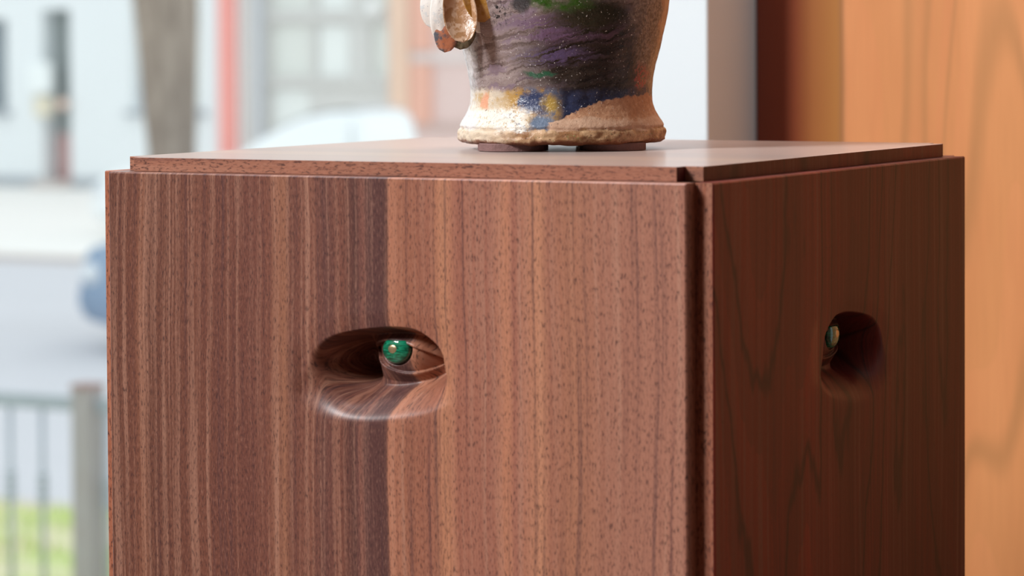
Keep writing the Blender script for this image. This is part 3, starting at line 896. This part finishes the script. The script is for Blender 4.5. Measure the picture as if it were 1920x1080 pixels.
    band = n.mix(n.mr(U, 1020, 1062), band, n.mix(n.mr(med, 0.35, 0.6), (0.014, 0.016, 0.034), (0.032, 0.04, 0.085)))
    band = n.mix(n.ma('MULTIPLY', n.mr(U, 975, 925), n.mr(med, 0.72, 0.42)), band, (0.70, 0.60, 0.46))
    band = n.mix(blob(910, 188, 9, 18, 0.5), band, (0.72, 0.36, 0.22))
    band = n.mix(n.ma('MULTIPLY', n.mr(Vv, 196, 210), n.ma('MULTIPLY', n.mr(U, 1000, 975), n.mr(fine, 0.62, 0.50, 0.15, 1))), band, (0.80, 0.75, 0.66))
    band = n.mix(blob(1015, 228, 22, 16, 0.4), band, (0.13, 0.17, 0.24))
    c = n.mix(low, c, band)
    # bare clay wedge
    edge = n.ma('ADD', 179.0, n.ma('MULTIPLY', n.ma('MAXIMUM', n.ma('SUBTRACT', 1150.0, U), 0.0), 0.40))
    wedge = n.ma('MULTIPLY', n.mr(n.ma('SUBTRACT', Vv, edge), -2, 2), n.mr(U, 1018, 1030))
    clay = n.mix(n.mr(fine, 0.3, 0.7), (0.42, 0.20, 0.105), (0.56, 0.31, 0.18))
    clay = n.mix(n.mr(Vv, 215, 222), clay, n.mix(n.mr(fine, 0.3, 0.7), (0.52, 0.31, 0.20), (0.62, 0.40, 0.27)))
    c = n.mix(wedge, c, clay)
    # left margin, pale crackle
    lft = n.mr(U, 896, 876)
    c = n.mix(n.ma('MULTIPLY', lft, n.mr(med, 0.6, 0.45, 0.3, 1)), c, (0.66, 0.62, 0.62))
    # torn lip
    lip = n.mr(Vv, 237, 242)
    lc = n.mix(n.mr(med, 0.36, 0.62), (0.33, 0.16, 0.07), (0.60, 0.38, 0.21))
    lc = n.mix(n.mr(fine, 0.60, 0.68, 0, 0.6), lc, (0.10, 0.22, 0.06))
    lc = n.mix(n.mr(fine, 0.40, 0.30, 0, 0.8), lc, (0.10, 0.045, 0.03))
    lc = n.mix(n.ma('MULTIPLY', n.mr(U, 980, 900), 0.75), lc, (0.72, 0.62, 0.48))
    lc = n.mix(n.mr(Vv, 257, 263, 0, 0.85), lc, (0.22, 0.07, 0.035))
    c = n.mix(lip, c, lc)
    # dark specks and pale cracks
    sp = n.noise(P, 700, 2, 0.5)
    c = n.mix(n.mr(sp, 0.32, 0.27, 0, 0.85), c, (0.02, 0.018, 0.015))
    c = n.mix(n.ma('MULTIPLY', n.mr(sp, 0.68, 0.73, 0, 0.8), n.ma('MAXIMUM', lft, n.ma('MAXIMUM', rgt_, n.mr(Vv, 225, 200)))), c, (0.72, 0.70, 0.66))
    c = n.mix(n.ma('MULTIPLY', blob(940, 25, 16, 20, 0.5), n.mr(fine, 0.50, 0.44)), c, (0.012, 0.012, 0.012))
    c = n.mix(n.ma('MULTIPLY', blob(975, 8, 16, 18, 0.4), 0.9), c, (0.03, 0.03, 0.035))
    rg = n.mix(wedge, (0.16, 0.16, 0.16), (0.55, 0.55, 0.55))
    rg = n.mix(lip, rg, (0.35, 0.35, 0.35))
    h = n.ma('ADD', n.ma('MULTIPLY', med, 0.9), n.ma('ADD', n.ma('MULTIPLY', fine, 0.45), n.ma('MULTIPLY', st, 0.5)))
    n.bump(h, 0.5, 0.0018)
    return n.set(c, rg, 0.38)
M_glaze = pot_glaze()
prof_px = [(150, 268), (176, 267), (186, 265.5), (191, 262), (193.5, 257), (194, 249), (193, 242), (190.5, 239), (191, 234), (187.5, 227), (181, 217), (176, 207), (172.5, 195), (170.8, 180),
           (171.2, 165), (173, 145), (176, 125), (181, 105), (187, 83), (193, 60), (198.5, 35), (203, 10), (207, -15), (214, -50), (222, -95), (226, -140), (222, -190), (208, -240), (184, -285), (155, -322),
           (130, -345), (117, -365), (113, -385), (118, -405), (128, -420), (131, -424), (126, -428), (116, -420), (106, -400), (100, -370), (110, -340)]
# resample finely near the part in view
fine_prof = []
for (r0, y0), (r1, y1) in zip(prof_px, prof_px[1:]):
    k = max(1, int(abs(y1 - y0) / 2.0)) if y0 > -60 else 2
    for i in range(k): fine_prof.append((r0 + (r1 - r0) * i / k, y0 + (y1 - y0) * i / k))
fine_prof.append(prof_px[-1])
fine_prof = [(0.0, 268.0)] + fine_prof
def dr_pot(r, z, a):
    py = V0 - z / PS
    cx, sy = cos(a), sin(a)
    low = smooth(py, 225, 245)
    b = mnoise.noise(Vector((cx * 2.2, sy * 2.2, z * 40))) * 2.2 * PS
    b += mnoise.noise(Vector((cx * 7, sy * 7, z * 90 + 5))) * (0.9 + 1.5 * low) * PS
    b += mnoise.noise(Vector((cx * 18, sy * 18, z * 260 + 9))) * (0.45 + 2.2 * low) * PS
    b += low * (mnoise.noise(Vector((cx * 34, sy * 34, z * 420 + 2))) * 1.3 + 3.0 * max(0, mnoise.noise(Vector((cx * 9, sy * 9, z * 200 + 17)))) * smooth(py, 236, 242) - 2.0 * exp(-((py - 238 - 5 * mnoise.noise(Vector((cx * 5, sy * 5, 1)))) / 2.5) ** 2)) * PS
    dz = low * (mnoise.noise(Vector((cx * 4, sy * 4, 3.0))) * 2.2 + mnoise.noise(Vector((cx * 14, sy * 14, 8.0))) * 2.0) * PS
    if r < 20 * PS: b = 0
    return max(0, r + b), z + dz
V, Fc = lathe([(r * PS, zz_(y)) for r, y in fine_prof], 260, dr_pot)
pyobj('body', V, Fc, M_glaze, vase, True)
# clay feet
m_foot = plain('plum_clay', (0.22, 0.125, 0.115), 0.85, 0.12, 160, 0, 0.2, 0.2)
for (fx, fy, fr) in ((962, -0.036, 65), (1146, -0.036, 61), (958, 0.044, 60), (1140, 0.044, 58)):
    pr = [(0, 0), (fr * 0.97, 0), (fr, 0.6), (fr, 13.0), (fr * 0.98, 14.5), (0, 14.5)]
    V, Fc = lathe([(r * PS, z * PS) for r, z in pr], 48, lambda r, z, a: (r * (1 + 0.02 * mnoise.noise(Vector((cos(a) * 2, sin(a) * 2, fx)))), z))
    f_ = pyobj('foot', V, Fc, m_foot, vase)
    f_.location = ((fx - 1053) * PS, fy, 0)

# petals of clay modelled on the left flank
def petal_mat(name, base, alt, tip, rough=0.25, scale=180, thr=0.5):
    n = NT(name)
    P = n.obj()
    a = n.noise(P, scale, 4, 0.6); b = n.noise(P, scale * 3.2, 3, 0.6)
    c = n.mix(n.mr(a, thr - 0.06, thr + 0.08), base, alt)
    c = n.mix(n.mr(b, 0.62, 0.72, 0, 0.7), c, tip)
    n.bump(n.ma('ADD', a, n.ma('MULTIPLY', b, 0.4)), 0.4, 0.0012)
    return n.set(c, rough, 0.5)
pm_tan = petal_mat('tan_petal', (0.40, 0.21, 0.10), (0.60, 0.40, 0.27), (0.22, 0.09, 0.05))
pm_white = petal_mat('white_petal', (0.82, 0.80, 0.75), (0.66, 0.70, 0.70), (0.12, 0.16, 0.28), thr=0.58)
pm_ochre = petal_mat('ochre_petal', (0.46, 0.22, 0.04), (0.55, 0.30, 0.10), (0.16, 0.05, 0.02))
pm_terra = petal_mat('terracotta_petal', (0.50, 0.19, 0.10), (0.10, 0.11, 0.13), (0.60, 0.34, 0.22), scale=110)
pm_brown = petal_mat('brown_petal', (0.22, 0.075, 0.03), (0.40, 0.17, 0.05), (0.06, 0.03, 0.02))
pm_olive = petal_mat('olive_petal', (0.07, 0.06, 0.035), (0.16, 0.13, 0.08), (0.05, 0.08, 0.14))
pm_blue = petal_mat('blue_petal', (0.10, 0.13, 0.32), (0.62, 0.62, 0.62), (0.05, 0.06, 0.15))
def petal(bp, tp_, width, db, dt, cup, bow, mat, label, tw=0.0, thick=5.0, point=0.5, blunt=0.42):
    """bp, tp_: base and tip in photo px; db, dt: px towards the viewer from the pot's axis; cup > 0 hollows the viewer's side"""
    B = Vector((bp[0] - 1053, -db, V0 - bp[1])); T = Vector((tp_[0] - 1053, -dt, V0 - tp_[1]))
    ax = T - B; Ln = ax.length; axn = ax.normalized()
    side = axn.cross(Vector((sin(tw), -cos(tw), 0))).normalized()
    nrm = side.cross(axn).normalized()
    if nrm.y > 0: nrm = -nrm; 
    nu, nv = 22, 18
    vs = []
    def pt_(i, j, back):
        t = i / nu; s = -1 + 2 * j / nv
        wv_ = width / 2 * (sin(pi * min(1, (0.16 + 0.84 * t)) ** (1.0 + point))) ** blunt if t < 1 else 0.0
        wv_ = max(wv_, 0.4)
        r_ = mnoise.noise(Vector((t * 3 + bp[0], s * 2, bp[1] * 0.1))) * 1.5
        p = B + ax * t + side * (s * wv_)
        c_ = -cup * (1 - s * s) * sin(pi * min(1, t * 0.9 + 0.1)) + bow * sin(pi * t) + r_
        th = thick * (1 - abs(s) ** 3) * (1 - t ** 6) + 1.2
        return p + nrm * (c_ - (th if back else 0))
    for back in (False, True):
        for i in range(nu + 1):
            for j in range(nv + 1): vs.append(pt_(i, j, back))
    n1 = (nu + 1) * (nv + 1)
    fs = []
    for i in range(nu):
        for j in range(nv):
            a = i * (nv + 1) + j
            fs.append((a, a + 1, a + nv + 2, a + nv + 1))
            fs.append((n1 + a, n1 + a + nv + 1, n1 + a + nv + 2, n1 + a + 1))
    rim = [j for j in range(nv + 1)] + [i * (nv + 1) + nv for i in range(1, nu + 1)] + [nu * (nv + 1) + j for j in range(nv - 1, -1, -1)] + [i * (nv + 1) for i in range(nu - 1, 0, -1)]
    for k in range(len(rim)):
        a, b = rim[k], rim[(k + 1) % len(rim)]
        fs.append((a, n1 + a, n1 + b, b))
    o = pyobj('petal', [v * PS for v in vs], fs, mat, vase, True)
    o['label'] = label
    return o
petal((858, -50), (873, 79), 62, 150, 170, 17, 4, pm_tan, 'hollow tan clay petal with a pointed tip', 0.0, 6, 0.7, 0.45)
petal((880, -50), (912, 42), 52, 155, 152, 6, 4, pm_ochre, 'ochre clay petal', 0.2, 6, 0.4)
petal((903, -60), (932, 16), 56, 150, 132, 8, 3, pm_brown, 'dark brown clay petal', 0.2, 6, 0.4)
petal((836, -50), (816, 54), 64, 120, 108, -6, 6, pm_white, 'white glazed clay petal', -0.3, 7, 0.3)
petal((838, -30), (831, 78), 46, 135, 128, -5, 4, pm_white, 'white glazed clay petal', -0.1, 7, 0.3)
petal((848, 0), (838, 97), 50, 122, 132, -7, 2, pm_terra, 'terracotta clay petal with a dark smear', 0.0, 8, 0.2)
petal((874, 10), (866, 92), 54, 120, 128, -4, 2, pm_olive, 'dark olive clay petal', 0.1, 8, 0.3)
petal((822, -50), (803, 14), 34, 100, 92, -4, 3, pm_blue, 'blue and white clay petal', -0.4, 6, 0.3)
petal((896, 0), (908, 62), 46, 116, 122, -5, 2, pm_white, 'greyish clay petal edge', 0.2, 6, 0.4)
petal((858, -60), (838, -150), 70, 150, 150, 12, 4, pm_tan, 'hollow tan clay petal', 0.0, 6, 0.3)
petal((885, -65), (905, -140), 60, 150, 140, 8, 4, pm_ochre, 'ochre clay petal', 0.0, 6, 0.3)
petal((840, -65), (795, -100), 50, 130, 110, 8, 4, pm_white, 'white glazed clay petal', 0.0, 6, 0.3)
# boss that carries the petals
bm = bmesh.new()
bmesh.ops.create_uvsphere(bm, u_segments=28, v_segments=18, radius=1.0)
for v_ in bm.verts:
    k = 1 + 0.08 * mnoise.noise(v_.co * 3)
    v_.co = Vector(((868 - 1053) + v_.co.x * 38 * k, -112 + v_.co.y * 42 * k, V0 + 40 + v_.co.z * 62 * k)) * PS
bmobj('boss', bm, pm_brown, vase, True)
